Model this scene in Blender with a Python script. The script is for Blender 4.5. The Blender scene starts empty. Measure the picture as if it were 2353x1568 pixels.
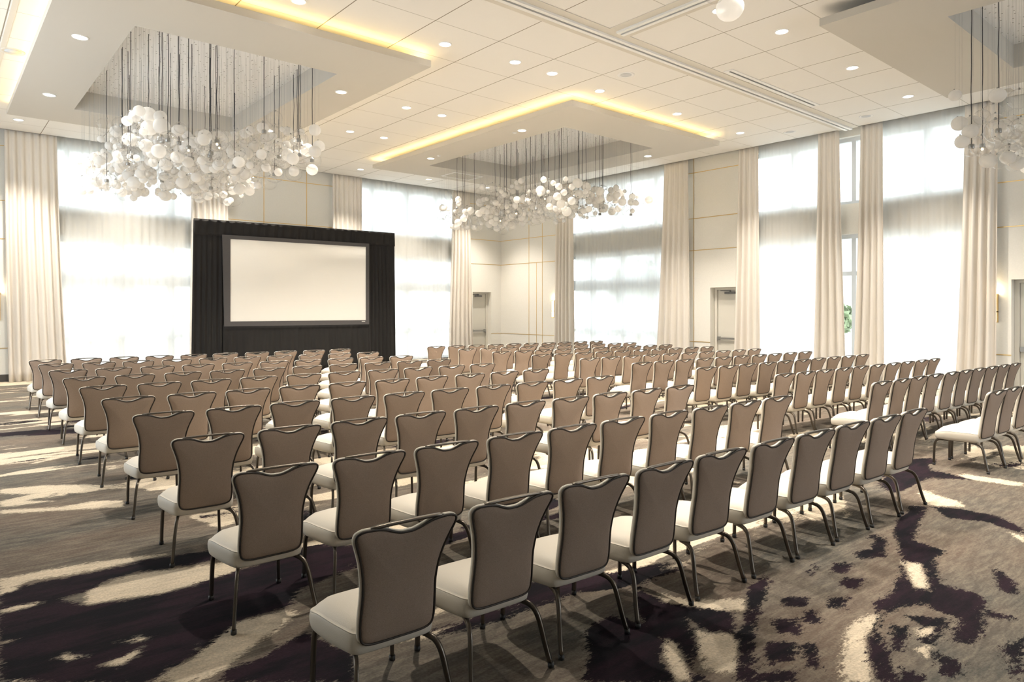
import bpy, bmesh, math, random
import numpy as np
from mathutils import Vector, Matrix

R = math.radians
sc = bpy.context.scene
col = sc.collection

# ------------------------------------------------------------------ camera, world, exposure
cam_d = bpy.data.cameras.new('camera')
cam = bpy.data.objects.new('camera', cam_d)
col.objects.link(cam)
cam_d.sensor_width = 36.0
cam_d.lens = 24.143
cam_d.shift_y = -0.03166
cam_d.clip_start = 0.05
cam_d.clip_end = 400
cam.location = (0, 0, 1.72)
cam.rotation_euler = (R(90), 0, R(49.68 - 90))
sc.camera = cam

sc.view_settings.view_transform = 'Standard'
sc.view_settings.look = 'None'
sc.view_settings.exposure = 0.92
sc.view_settings.gamma = 1.0
sc.view_settings.use_curve_mapping = False
sc.cycles.use_denoising = True
sc.cycles.max_bounces = 9
sc.cycles.diffuse_bounces = 4
sc.cycles.adaptive_threshold = 0.05
sc.cycles.glossy_bounces = 3
sc.cycles.transmission_bounces = 5
sc.cycles.transparent_max_bounces = 28
sc.cycles.caustics_reflective = False
sc.cycles.caustics_refractive = False
sc.cycles.sample_clamp_indirect = 6.0

SKY = 2.7            # overcast daylight
SPOT_W = 470.0        # one recessed downlight
COVE = 13.0           # cove strip emission
LENS = 10.0          # downlight lens emission

world = bpy.data.worlds.new('overcast_sky')
sc.world = world
world.use_nodes = True
wn = world.node_tree.nodes
wn['Background'].inputs['Color'].default_value = (0.89, 0.955, 1.0, 1)
wn['Background'].inputs['Strength'].default_value = SKY

CEIL = 5.886
YW = 20.03           # inner face of the screen wall
XW = 16.46           # inner face of the right wall
XL, YB = -3.2, -6.5  # left and back walls (behind the camera)
HEAD, B0, B1 = 5.76, 3.47, 4.18   # window head, spandrel band

def portal(name, loc, rot, sx, sy):
    d = bpy.data.lights.new(name, 'AREA')
    d.shape = 'RECTANGLE'; d.size = sx; d.size_y = sy
    d.cycles.is_portal = True
    o = bpy.data.objects.new(name, d); col.objects.link(o)
    o.location = loc; o.rotation_euler = rot
WIN_LEFT = [(1.75, 6.05), (9.85, 14.6)]        # openings in the screen wall (X)
WIN_RIGHT = [(11.85, 16.55), (4.45, 9.75)]     # openings in the right wall (Y)
for i, (a, b) in enumerate(WIN_LEFT):
    for z0, z1 in ((0.05, B0), (B1, HEAD)):
        portal('opening_portal', ((a+b)/2, YW+.5, (z0+z1)/2), (R(-90), 0, 0), b-a, z1-z0)
for i, (a, b) in enumerate(WIN_RIGHT):
    for z0, z1 in ((0.05, B0), (B1, HEAD)):
        portal('opening_portal', (XW+.5, (a+b)/2, (z0+z1)/2), (0, R(90), 0), z1-z0, b-a)

FILL_BACK = [(8.0, 12.6)]      # unseen opening added behind the camera to brighten the room
FILL_SIDE = [(8.6, 15.0)]      # likewise an added opening in the left wall, for fill daylight
for a, b in FILL_BACK: portal('opening_portal', ((a+b)/2, YB-.5, 2.9), (R(90), 0, 0), b-a, 5.6)
for a, b in FILL_SIDE: portal('opening_portal', (XL-.5, (a+b)/2, 2.9), (0, R(-90), 0), 5.6, b-a)

# ------------------------------------------------------------------ helpers
class MB:
    """collects vertices and faces, then links them as ONE mesh object"""
    def __init__(s):
        s.v = []; s.f = []; s.m = []; s.s = []
    def add(s, verts, faces, mi=0, smooth=False):
        o = len(s.v)
        s.v += [tuple(p) for p in verts]
        for f in faces:
            s.f.append(tuple(i+o for i in f)); s.m.append(mi); s.s.append(smooth)
        return s
    def box(s, x0, x1, y0, y1, z0, z1, mi=0):
        v = [(x0,y0,z0),(x1,y0,z0),(x1,y1,z0),(x0,y1,z0),(x0,y0,z1),(x1,y0,z1),(x1,y1,z1),(x0,y1,z1)]
        f = [(0,3,2,1),(4,5,6,7),(0,1,5,4),(1,2,6,5),(2,3,7,6),(3,0,4,7)]
        return s.add(v, f, mi)
    def rings(s, rings, cap0=False, cap1=False, mi=0, smooth=True, closed=True):
        n = len(rings[0]); v = [p for r in rings for p in r]; f = []
        for k in range(len(rings)-1):
            for i in range(n if closed else n-1):
                j = (i+1) % n
                f.append((k*n+i, k*n+j, (k+1)*n+j, (k+1)*n+i))
        if cap0: f.append(tuple(range(n-1, -1, -1)))
        if cap1: f.append(tuple((len(rings)-1)*n+i for i in range(n)))
        return s.add(v, f, mi, smooth)
    def fan(s, ring, c, flip=False, mi=0, smooth=True):
        n = len(ring); v = list(ring)+[c]
        f = [((i, (i+1) % n, n) if not flip else ((i+1) % n, i, n)) for i in range(n)]
        return s.add(v, f, mi, smooth)
    def tube(s, pts, r, n=8, mi=0, caps=True, prof=None, closed=False):
        """sweep a round (or given) profile along a polyline"""
        P = [Vector(p) for p in pts]; m = len(P); rings = []
        rad = r if isinstance(r, (list, tuple)) else [r]*m
        up0 = None
        for i in range(m):
            if closed: t = (P[(i+1) % m]-P[i-1]).normalized()
            else: t = (P[min(i+1, m-1)]-P[max(i-1, 0)]).normalized()
            if up0 is None:
                a = Vector((0,0,1)) if abs(t.z) < .9 else Vector((0,1,0))
                u = (a - t*a.dot(t)).normalized()
            else:
                u = (up0 - t*up0.dot(t)).normalized()
            up0 = u; w = t.cross(u)
            if prof: ring = [P[i]+u*(a*rad[i])+w*(b*rad[i]) for a, b in prof]
            else: ring = [P[i]+u*(math.cos(2*math.pi*k/n)*rad[i])+w*(math.sin(2*math.pi*k/n)*rad[i]) for k in range(n)]
            rings.append([tuple(q) for q in ring])
        if closed: rings.append(rings[0])
        return s.rings(rings, caps and not closed, caps and not closed, mi)
    def lathe(s, prof, n=24, mi=0, c=(0,0,0), smooth=True):
        rings = [[(c[0]+r*math.cos(2*math.pi*k/n), c[1]+r*math.sin(2*math.pi*k/n), c[2]+z) for k in range(n)] for r, z in prof]
        return s.rings(rings, True, True, mi, smooth)
    def mesh(s, name, mats):
        me = bpy.data.meshes.new(name)
        me.from_pydata(s.v, [], s.f)
        for m in (mats if isinstance(mats, (list, tuple)) else [mats]): me.materials.append(m)
        me.polygons.foreach_set('material_index', s.m)
        me.polygons.foreach_set('use_smooth', s.s)
        bm = bmesh.new(); bm.from_mesh(me)
        bmesh.ops.remove_doubles(bm, verts=bm.verts, dist=1e-5)
        bmesh.ops.recalc_face_normals(bm, faces=bm.faces)
        bm.to_mesh(me); bm.free()
        me.update()
        return me
    def obj(s, name, mats, parent=None):
        return link(name, s.mesh(name, mats), parent)

def link(name, data, parent=None, loc=None, rot=None, scale=None):
    o = bpy.data.objects.new(name, data); col.objects.link(o)
    if parent is not None: o.parent = parent
    if loc is not None: o.location = loc
    if rot is not None: o.rotation_euler = rot
    if scale is not None: o.scale = (scale,)*3 if not isinstance(scale, (tuple, list)) else scale
    return o
def tag(o, label=None, cat=None, group=None, kind=None):
    if label: o['label'] = label
    if cat: o['category'] = cat
    if group: o['group'] = group
    if kind: o['kind'] = kind
    return o
def thing(name, label, cat, loc=(0,0,0), rz=0.0, group=None):
    o = link(name, None, None, loc, (0,0,rz)); o.empty_display_size = .1
    return tag(o, label, cat, group)
def struct(o):
    o['kind'] = 'structure'; return o
def autosmooth(o, ang=40):
    me = o.data
    me.polygons.foreach_set('use_smooth', [True]*len(me.polygons))
    try: me.set_sharp_from_angle(angle=R(ang))
    except Exception: pass
    return o
def interp(x, xs, ys): return float(np.interp(x, xs, ys))
def catmull(pts, sub=4, closed=False):
    P = [Vector(p) for p in pts]; n = len(P); out = []
    for i in range(n if closed else n-1):
        a, b, c, d = (P[(i-1) % n], P[i], P[(i+1) % n], P[(i+2) % n]) if closed else (P[max(i-1,0)], P[i], P[i+1], P[min(i+2,n-1)])
        for k in range(sub):
            t = k/sub
            out.append(.5*((2*b)+(c-a)*t+(2*a-5*b+4*c-d)*t*t+(3*b-a-3*c+d)*t**3))
    if not closed: out.append(P[-1])
    return out

# ------------------------------------------------------------------ materials
def mat(name, color, rough=.6, metal=0.0, spec=.5, noise=None, bump=None):
    m = bpy.data.materials.new(name); m.use_nodes = True
    nt = m.node_tree; b = nt.nodes['Principled BSDF']
    b.inputs['Base Color'].default_value = (*color, 1)
    b.inputs['Roughness'].default_value = rough
    b.inputs['Metallic'].default_value = metal
    b.inputs['Specular IOR Level'].default_value = spec
    if noise or bump:
        tc = nt.nodes.new('ShaderNodeTexCoord')
    if noise:
        scl, amt = noise
        mp = nt.nodes.new('ShaderNodeMapping'); mp.inputs['Scale'].default_value = scl if isinstance(scl, tuple) else (scl,)*3
        nz = nt.nodes.new('ShaderNodeTexNoise'); nz.inputs['Scale'].default_value = 1.0; nz.inputs['Detail'].default_value = 3
        rp = nt.nodes.new('ShaderNodeMapRange'); rp.inputs['To Min'].default_value = 1-amt; rp.inputs['To Max'].default_value = 1+amt
        rp.inputs['From Min'].default_value = .3; rp.inputs['From Max'].default_value = .7
        vm = nt.nodes.new('ShaderNodeVectorMath'); vm.operation = 'SCALE'; vm.inputs[0].default_value = color
        nt.links.new(tc.outputs['Object'], mp.inputs['Vector']); nt.links.new(mp.outputs[0], nz.inputs['Vector'])
        nt.links.new(nz.outputs['Fac'], rp.inputs['Value']); nt.links.new(rp.outputs[0], vm.inputs['Scale'])
        nt.links.new(vm.outputs[0], b.inputs['Base Color'])
    if bump:
        scl, st = bump
        mp = nt.nodes.new('ShaderNodeMapping'); mp.inputs['Scale'].default_value = scl if isinstance(scl, tuple) else (scl,)*3
        nz = nt.nodes.new('ShaderNodeTexNoise'); nz.inputs['Scale'].default_value = 1.0
        bp = nt.nodes.new('ShaderNodeBump'); bp.inputs['Strength'].default_value = st; bp.inputs['Distance'].default_value = .004
        nt.links.new(tc.outputs['Object'], mp.inputs['Vector']); nt.links.new(mp.outputs[0], nz.inputs['Vector'])
        nt.links.new(nz.outputs['Fac'], bp.inputs['Height']); nt.links.new(bp.outputs[0], b.inputs['Normal'])
    return m
def emis(name, color, strength):
    m = bpy.data.materials.new(name); m.use_nodes = True
    nt = m.node_tree; nt.nodes.clear()
    e = nt.nodes.new('ShaderNodeEmission'); e.inputs[0].default_value = (*color, 1); e.inputs[1].default_value = strength
    o = nt.nodes.new('ShaderNodeOutputMaterial'); nt.links.new(e.outputs[0], o.inputs[0])
    return m
def cloth_mat(name, color, transp, transl, tcol=None):
    """woven fabric: part open weave, part translucent, part diffuse"""
    m = bpy.data.materials.new(name); m.use_nodes = True
    nt = m.node_tree; nt.nodes.clear(); N = nt.nodes.new; L = nt.links.new
    d = N('ShaderNodeBsdfDiffuse'); d.inputs[0].default_value = (*color, 1)
    t = N('ShaderNodeBsdfTranslucent'); t.inputs[0].default_value = (*(tcol or color), 1)
    mx = N('ShaderNodeMixShader'); mx.inputs[0].default_value = transl
    L(d.outputs[0], mx.inputs[1]); L(t.outputs[0], mx.inputs[2])
    o = N('ShaderNodeOutputMaterial')
    if transp > 0:
        tr = N('ShaderNodeBsdfTransparent'); tr.inputs[0].default_value = (1,1,1,1)
        m2 = N('ShaderNodeMixShader'); m2.inputs[0].default_value = transp
        L(mx.outputs[0], m2.inputs[1]); L(tr.outputs[0], m2.inputs[2]); L(m2.outputs[0], o.inputs[0])
    else: L(mx.outputs[0], o.inputs[0])
    return m
def thin_glass(name, base, edge, tint=(1,1,1), power=3.0):
    m = bpy.data.materials.new(name); m.use_nodes = True
    nt = m.node_tree; nt.nodes.clear(); N = nt.nodes.new; L = nt.links.new
    lw = N('ShaderNodeLayerWeight'); lw.inputs['Blend'].default_value = .5
    pw = N('ShaderNodeMath'); pw.operation = 'POWER'; pw.inputs[1].default_value = power
    mr = N('ShaderNodeMapRange'); mr.inputs['To Min'].default_value = base; mr.inputs['To Max'].default_value = edge
    tr = N('ShaderNodeBsdfTransparent'); tr.inputs[0].default_value = (*tint, 1)
    gl = N('ShaderNodeBsdfGlossy'); gl.inputs['Roughness'].default_value = .04
    mx = N('ShaderNodeMixShader'); o = N('ShaderNodeOutputMaterial')
    L(lw.outputs['Facing'], pw.inputs[0]); L(pw.outputs[0], mr.inputs['Value']); L(mr.outputs[0], mx.inputs[0])
    L(tr.outputs[0], mx.inputs[1]); L(gl.outputs[0], mx.inputs[2]); L(mx.outputs[0], o.inputs[0])
    return m

M = {}
M['wall'] = mat('wall_fabric_panel', (.78,.765,.715), .8, noise=((40,40,40), .02))
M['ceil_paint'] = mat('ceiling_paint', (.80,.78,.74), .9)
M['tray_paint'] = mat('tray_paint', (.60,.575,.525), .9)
M['track_paint'] = mat('track_trim_paint', (.70,.67,.61), .8)
M['white'] = mat('white_enamel', (.90,.90,.89), .45)
M['slot'] = mat('dark_slot', (.05,.05,.05), .7)
M['brass'] = mat('brass_inlay', (.78,.56,.24), .35, .9)
M['baseboard'] = mat('dark_vinyl_base', (.07,.065,.06), .6)
M['frame_white'] = mat('window_frame_paint', (.62,.64,.66), .5)
M['door'] = mat('door_paint', (.66,.64,.58), .55)
M['steel'] = mat('satin_steel', (.36,.36,.35), .4, .9)
M['closer'] = mat('closer_grey', (.16,.16,.16), .45, .5)
M['cream'] = mat('cream_vinyl', (.68,.635,.555), .5, spec=.35, bump=(260, .15))
M['taupe'] = mat('taupe_tweed', (.335,.258,.206), .85, spec=.25, noise=((220,220,900), .22), bump=((300,300,1100), .25))
M['piping'] = mat('dark_piping', (.035,.026,.02), .55)
M['chair_metal'] = mat('brushed_pewter', (.135,.118,.10), .30, .92, noise=((30,30,4), .12))
M['black_plastic'] = mat('black_plastic', (.02,.02,.02), .5)
M['velvet'] = mat('black_velour', (.017,.016,.016), .85, spec=.3)
M['screen_border'] = mat('screen_border', (.075,.072,.075), .85, noise=(60, .06))
M['screen'] = cloth_mat('screen_translucent_white', (.94,.925,.89), 0, .5, (.98,.97,.95))
M['frost'] = cloth_mat('frosted_glass', (.93,.92,.90), .12, .5)
M['clear'] = thin_glass('clear_glass', .03, .62, power=2.8)
M['pane'] = thin_glass('window_glass', .03, .5, (.97,.985,.98), 4)
M['cord'] = mat('dark_cord', (.03,.03,.035), .6)
M['wire'] = mat('thin_wire', (.45,.45,.44), .4, .3)
M['bulb'] = emis('warm_bulb', (1, .72, .36), 9.0)
M['drape'] = cloth_mat('drape_linen', (.84,.795,.735), 0, .15, (.9,.83,.76))
M['sheer'] = cloth_mat('sheer_voile', (.86,.85,.82), .26, .64, (.84,.83,.80))
M['lining'] = cloth_mat('sheer_white', (.86,.88,.90), .26, .64, (.82,.85,.88))
M['cove'] = emis('cove_led', (1, .70, .27), COVE)
M['lens'] = emis('downlight_lens', (1, .93, .82), LENS)
M['shade'] = emis('sconce_diffuser', (1, .88, .66), 2.2)
M['leaf'] = mat('foliage', (.26,.33,.19), .7, noise=(3, .4))
M['bark'] = mat('bark', (.16,.12,.09), .9)
M['concrete'] = mat('pale_concrete', (.55,.54,.51), .9, noise=(.4, .08))
M['stucco'] = mat('pale_stucco', (.75,.72,.66), .9)
M['far_glass'] = mat('far_window_glass', (.20,.25,.28), .2)

def ceiling_mat():
    m = mat('ceiling_panels', (.86,.845,.815), .9)
    nt = m.node_tree; b = nt.nodes['Principled BSDF']; N = nt.nodes.new; L = nt.links.new
    g = N('ShaderNodeNewGeometry'); sp = N('ShaderNodeSeparateXYZ'); L(g.outputs['Position'], sp.inputs[0])
    def math_(op, a, bb=None, c=None):
        n = N('ShaderNodeMath'); n.operation = op
        for i, x in enumerate((a, bb, c)):
            if x is None: continue
            if isinstance(x, (int, float)): n.inputs[i].default_value = x
            else: L(x, n.inputs[i])
        return n.outputs[0]
    P = 1.186
    far = math_('GREATER_THAN', sp.outputs['Y'], 7.05)
    offy = math_('ADD', math_('MULTIPLY', far, 8.285-5.83), 5.83)
    def linefac(src, off, w):
        u = math_('DIVIDE', math_('SUBTRACT', src, off), P)
        fr = math_('ABSOLUTE', math_('SUBTRACT', math_('FRACT', math_('ADD', u, 100.5)), .5))
        return math_('LESS_THAN', fr, w/P)
    lx = linefac(sp.outputs['X'], 5.58, .008); ly = linefac(sp.outputs['Y'], offy, .007)
    mx = N('ShaderNodeMix'); mx.data_type = 'RGBA'
    mx.inputs['A'].default_value = (.86,.845,.815,1); mx.inputs['B'].default_value = (.30,.27,.22,1)
    L(math_('MAXIMUM', lx, math_('MULTIPLY', ly, .55)), mx.inputs['Factor'])
    L(mx.outputs['Result'], b.inputs['Base Color'])
    return m
M['ceiling'] = ceiling_mat()

def canopy_mat():
    m = mat('canopy_panel', (.90,.89,.88), .35)
    nt = m.node_tree; b = nt.nodes['Principled BSDF']; N = nt.nodes.new; L = nt.links.new
    g = N('ShaderNodeNewGeometry')
    vo = N('ShaderNodeTexVoronoi'); vo.inputs['Scale'].default_value = 6.5; vo.voronoi_dimensions = '2D'
    L(g.outputs['Position'], vo.inputs['Vector'])
    lt = N('ShaderNodeMath'); lt.operation = 'LESS_THAN'; lt.inputs[1].default_value = .075
    L(vo.outputs['Distance'], lt.inputs[0])
    mx = N('ShaderNodeMix'); mx.data_type = 'RGBA'
    mx.inputs['A'].default_value = (.90,.89,.88,1); mx.inputs['B'].default_value = (.22,.2,.18,1)
    L(lt.outputs[0], mx.inputs['Factor']); L(mx.outputs['Result'], b.inputs['Base Color'])
    return m
M['canopy'] = canopy_mat()

CARPET_DARK = [
    [(0.32,5.1),(0.44,5.21),(0.55,5.2),(0.76,5.17),(0.97,5.17),(1.12,5.21),(1.28,5.17),(1.54,5.11),(1.55,4.97),(1.47,4.91),(1.27,4.94),(1.19,4.94),(1.05,5.01),(0.88,4.98),(0.72,4.86),(0.59,4.83),(0.48,4.75),(0.3,4.8)],
    [(0.3,4.82),(0.51,4.87),(0.59,4.83),(0.68,4.63),(0.87,4.56),(1.05,4.51),(1.23,4.52),(1.36,4.53),(1.54,4.55),(1.67,4.53),(1.42,3.85),(1.33,3.83),(1.21,3.84),(1.08,3.8),(0.99,3.61),(0.87,3.57),(0.77,3.49),(0.25,3.93)],
    [(0.66,10.44),(1.05,10.34),(1.31,10.21),(1.2,9.39),(0.88,9.53),(0.6,9.5)],
    [(0.77,12.16),(1.16,12.85),(1.08,12.33),(0.87,11.66),(0.73,11.59)],
    [(1.26,10.33),(1.67,9.42),(1.54,9.1),(1.2,9.39)],
    [(0.98,15.47),(1.55,16.48),(1.57,15.69),(1.15,15.5)],
    [(1.27,4.56),(1.45,4.58),(1.57,4.61),(1.92,4.59),(2.12,4.84),(2.39,4.65),(2.14,4.14),(1.98,4.09),(1.72,4.06),(1.6,3.87),(1.55,3.85),(1.39,3.85),(1.3,3.86),(1.02,3.64)],
    [(3.17,4.85),(3.51,4.69),(2.98,4.02),(2.55,3.86)],
    [(2.02,3.1),(2.24,3.05),(2.76,3.11),(2.77,2.93),(2.57,2.91),(1.99,2.99)],
    [(1.07,3.36),(1.23,3.38),(1.38,3.43),(1.52,3.48),(1.53,3.38),(1.61,3.14),(1.48,2.89),(1.02,3.28)],
    [(2.86,1.72),(2.87,1.77),(3.07,1.86),(3.21,2.0),(3.37,2.03),(3.74,2.22),(4.08,2.38),(4.52,2.49),(5.04,2.69),(5.34,2.8),(5.51,2.79),(5.06,2.61),(4.4,2.37),(3.89,2.19),(3.65,2.09),(3.39,1.98),(2.9,1.69)],
    [(2.71,2.56),(2.91,2.57),(2.97,2.39),(3.14,2.59),(3.25,2.74),(3.45,2.8),(3.41,2.64),(3.27,2.48),(3.32,2.38),(3.42,2.25),(3.46,2.16),(3.3,2.03),(3.15,2.1),(3.2,2.2),(3.21,2.28),(3.08,2.16),(2.97,2.04),(2.79,1.96),(2.73,1.83),(2.68,1.88),(2.85,2.05),(2.95,2.22),(2.76,2.12),(2.66,1.98),(2.61,1.93),(2.31,2.19)],
    [(3.36,3.08),(3.42,2.94),(3.56,3.03),(3.62,2.94),(3.41,2.79),(3.25,2.87)],
    [(5.27,2.49),(5.29,2.42),(4.63,2.17),(4.33,2.13),(4.45,2.23)],
    [(5.36,2.3),(5.59,2.22),(5.37,2.07),(5.04,1.96),(4.86,2.07),(5.03,2.16),(5.13,2.08),(5.34,2.15),(5.22,2.21)],
    [(5.95,2.28),(6.56,2.39),(6.6,2.21),(5.98,2.07),(5.57,1.96),(5.49,1.72),(5.27,1.72),(4.86,1.56),(4.73,1.44),(4.57,1.51),(4.9,1.64),(5.05,1.82),(5.28,1.95),(5.6,2.09)],
    [(4.95,1.81),(4.69,1.67),(4.64,1.56),(4.83,1.43),(4.78,1.3),(4.31,1.17),(4.07,1.17),(4.04,1.23),(4.36,1.3),(4.37,1.42),(4.43,1.5),(4.28,1.56),(4.09,1.59),(3.87,1.54),(3.63,1.39),(3.4,1.26),(3.33,1.32),(3.68,1.52),(3.9,1.55),(4.21,1.68),(4.45,1.68),(4.8,1.77)],
    [(4.37,1.01),(4.15,1.04),(3.81,0.91),(3.84,0.89)],
    [(6.63,2.18),(6.74,2.02),(6.74,1.75),(6.51,1.5),(6.37,1.47),(6.5,1.75),(6.39,1.98)],
    [(8.02,2.8),(8.08,2.59),(7.99,2.26),(7.82,2.5)],
    [(4.65,2.15),(4.76,2.06),(4.57,2.0),(4.46,2.06)],
    [(4.46,1.98),(4.53,1.88),(4.33,1.86),(4.33,1.93)],
    [(3.87,2.07),(3.99,1.97),(3.85,1.92),(3.76,2.0)],
    [(3.77,1.9),(3.85,1.86),(3.72,1.79),(3.66,1.83)],
    [(4.09,1.89),(4.18,1.81),(3.98,1.78),(3.95,1.84)],
    [(3.29,1.85),(3.38,1.75),(3.21,1.67),(3.1,1.74)],
    [(3.39,1.71),(3.46,1.68),(3.25,1.55),(3.22,1.6)],
    [(2.96,1.73),(3.14,1.62),(3.03,1.57),(2.9,1.69)],
    [(3.55,1.96),(3.68,1.88),(3.52,1.79),(3.43,1.87)],
    [(4.16,1.5),(4.31,1.34),(3.92,1.29),(3.9,1.36),(4.12,1.39)],
    [(3.84,1.26),(3.83,1.12),(3.64,1.1),(3.63,1.16)],
    [(5.38,1.4),(5.18,1.25),(4.99,1.19),(5.0,1.29)],
    [(3.54,1.31),(3.56,1.2),(3.48,1.19),(3.41,1.25)],
    [(4.6,1.25),(4.6,1.1),(4.55,1.11),(4.5,1.22)],
    [(3.97,1.49),(4.05,1.45),(3.72,1.36),(3.73,1.4)],
    [(5.87,2.54),(5.96,2.4),(5.7,2.31),(5.62,2.43)],
]
CARPET_CREAM = [
    [(0.51,8.14),(0.87,8.03),(1.24,7.76),(1.34,7.53),(1.1,7.46),(0.76,7.74),(0.5,7.92)],
    [(0.48,7.63),(0.79,7.76),(0.95,7.49),(0.62,7.55),(0.86,7.31),(0.47,7.4)],
    [(0.46,7.29),(0.86,7.07),(1.12,7.09),(1.36,6.93),(1.28,6.71),(0.98,6.89),(0.45,7.15)],
    [(0.34,5.44),(0.44,5.42),(0.58,5.44),(0.86,5.38),(1.11,5.31),(1.29,5.19),(1.12,5.22),(0.93,5.23),(0.69,5.23),(0.48,5.28),(0.33,5.17)],
    [(0.73,4.87),(0.95,4.97),(1.15,4.93),(1.32,4.87),(1.61,4.77),(1.55,4.59),(1.36,4.55),(1.08,4.53),(0.86,4.61),(0.69,4.62)],
    [(0.31,4.9),(0.5,4.88),(0.49,4.81),(0.36,4.8),(0.3,4.82)],
    [(0.33,5.26),(0.44,5.21),(0.41,5.14),(0.32,5.13)],
    [(0.72,4.03),(0.84,4.01),(0.89,3.95),(0.83,3.94)],
    [(0.47,4.03),(0.52,4.05),(0.61,3.95),(0.51,3.95)],
    [(0.61,3.81),(0.72,3.84),(0.83,3.88),(0.8,3.8),(0.7,3.73)],
    [(0.28,4.4),(0.34,4.41),(0.33,4.37),(0.28,4.37)],
    [(0.25,3.95),(0.32,3.92),(0.39,3.85),(0.37,3.83),(0.25,3.93)],
    [(0.78,3.48),(0.98,3.59),(1.17,3.67),(1.37,3.71),(1.33,3.59),(1.1,3.46),(1.02,3.44),(0.91,3.37)],
    [(0.8,9.33),(1.13,9.25),(1.29,9.04),(1.26,8.81),(0.91,8.98),(0.58,9.14),(0.58,9.26)],
    [(4.14,1.61),(3.94,1.57),(3.74,1.54),(3.31,1.33),(3.22,1.42),(3.53,1.57),(3.84,1.65),(3.97,1.66)],
    [(5.06,1.85),(5.12,1.75),(4.69,1.55),(4.61,1.62)],
    [(7.57,2.87),(7.48,2.64),(7.09,2.34),(7.0,2.09),(6.84,2.0),(6.68,2.21),(7.17,2.53)],
    [(8.2,2.54),(8.24,1.9),(8.03,1.85),(7.99,2.31)],
    [(2.93,2.23),(2.94,2.15),(2.74,1.92),(2.68,1.88),(2.62,1.93),(2.79,2.13)],
    [(3.12,2.15),(3.23,2.03),(3.2,1.95),(2.9,1.78),(2.81,1.88),(2.93,2.03)],
    [(3.43,2.78),(3.41,2.64),(3.39,2.38),(3.5,2.35),(3.68,2.2),(3.55,2.11),(3.42,2.22),(3.27,2.48)],
    [(3.61,3.04),(3.89,2.89),(3.52,2.66),(3.46,2.79)],
    [(4.81,3.0),(5.39,2.89),(4.81,2.61),(4.14,2.41),(4.03,2.43),(4.52,2.74)],
    [(4.03,1.41),(4.15,1.36),(4.07,1.32),(3.91,1.35)],
    [(3.82,1.32),(3.89,1.29),(3.75,1.26)],
    [(6.32,1.54),(6.3,1.45),(6.15,1.42)],
    [(1.02,3.64),(1.3,3.86),(1.54,3.83),(1.58,3.74),(1.47,3.66),(1.27,3.53),(1.07,3.38),(0.94,3.35)],
    [(1.8,3.14),(2.01,3.08),(2.24,3.05),(1.99,3.01)],
    [(2.16,3.28),(2.41,3.29),(2.35,3.2),(2.16,3.23)],
]

# ------------------------------------------------------------------ carpet
def sd_poly(px, py, poly):
    """signed distance (inside positive) of grid points to a polygon, in metres"""
    P = np.array(poly); n = len(P)
    inside = np.zeros(px.shape, bool); dist = np.full(px.shape, 1e9)
    for i in range(n):
        x0, y0 = P[i]; x1, y1 = P[(i+1) % n]
        ex, ey = x1-x0, y1-y0; l2 = ex*ex+ey*ey+1e-12
        t = np.clip(((px-x0)*ex+(py-y0)*ey)/l2, 0, 1)
        dist = np.minimum(dist, (px-x0-t*ex)**2+(py-y0-t*ey)**2)
        c = ((y0 > py) != (y1 > py)) & (px < (x1-x0)*(py-y0)/(y1-y0+1e-12)+x0)
        inside ^= c
    d = np.sqrt(dist)
    return np.where(inside, d, -d)

def build_floor():
    def axis(a, b, f0, f1, fine, coarse):
        return np.unique(np.concatenate([np.arange(a, f0, coarse), np.arange(f0, f1, fine), np.arange(f1, b, coarse), [b]]).round(4))
    xs = axis(XL, XW+.3, 0, 7.5, .03, .12); ys = axis(YB, YW+.3, 1, 7.5, .03, .12)
    nx, ny = len(xs), len(ys)
    gx, gy = np.meshgrid(xs, ys); px, py = gx.ravel(), gy.ravel()
    def field(polys):
        f = np.full(px.shape, -.5)
        for p in polys:
            a = np.array(p); x0, y0 = a.min(0)-.5; x1, y1 = a.max(0)+.5
            k = np.where((px > x0) & (px < x1) & (py > y0) & (py < y1))[0]
            f[k] = np.maximum(f[k], sd_poly(px[k], py[k], p))
        return f
    D, Cr = field(CARPET_DARK), field(CARPET_CREAM)
    D = np.minimum(D, -Cr)
    known = np.clip(sd_poly(px, py, [(-1.0,5.0),(.3,8.5),(1.3,8.5),(1.6,5.2),(2.6,3.0),(4.6,2.2),(6.3,2.35),(8.6,2.6),(9.0,1.2),(3,-.5),(-1,1)])/.35+.5, 0, 1)
    rgb = np.ones((len(px), 4), np.float32)
    rgb[:,0] = np.clip(.5+D, 0, 1); rgb[:,1] = np.clip(.5+Cr, 0, 1); rgb[:,2] = known
    i = np.arange((nx-1)*(ny-1)); r, c = i//(nx-1), i % (nx-1); b = r*nx+c
    faces = np.stack([b, b+1, b+nx+1, b+nx], 1)
    me = bpy.data.meshes.new('floor')
    me.vertices.add(len(px)); me.vertices.foreach_set('co', np.stack([px, py, 0*px], 1).astype(np.float32).ravel())
    me.loops.add(faces.size); me.loops.foreach_set('vertex_index', faces.ravel().astype(np.int32))
    me.polygons.add(len(faces)); me.polygons.foreach_set('loop_start', np.arange(0, faces.size, 4, dtype=np.int32))
    me.update(calc_edges=True); me.validate()
    at = me.attributes.new('weave', 'FLOAT_COLOR', 'POINT'); at.data.foreach_set('color', rgb.ravel())
    me.materials.append(carpet_mat())
    return struct(link('floor', me))

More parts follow.
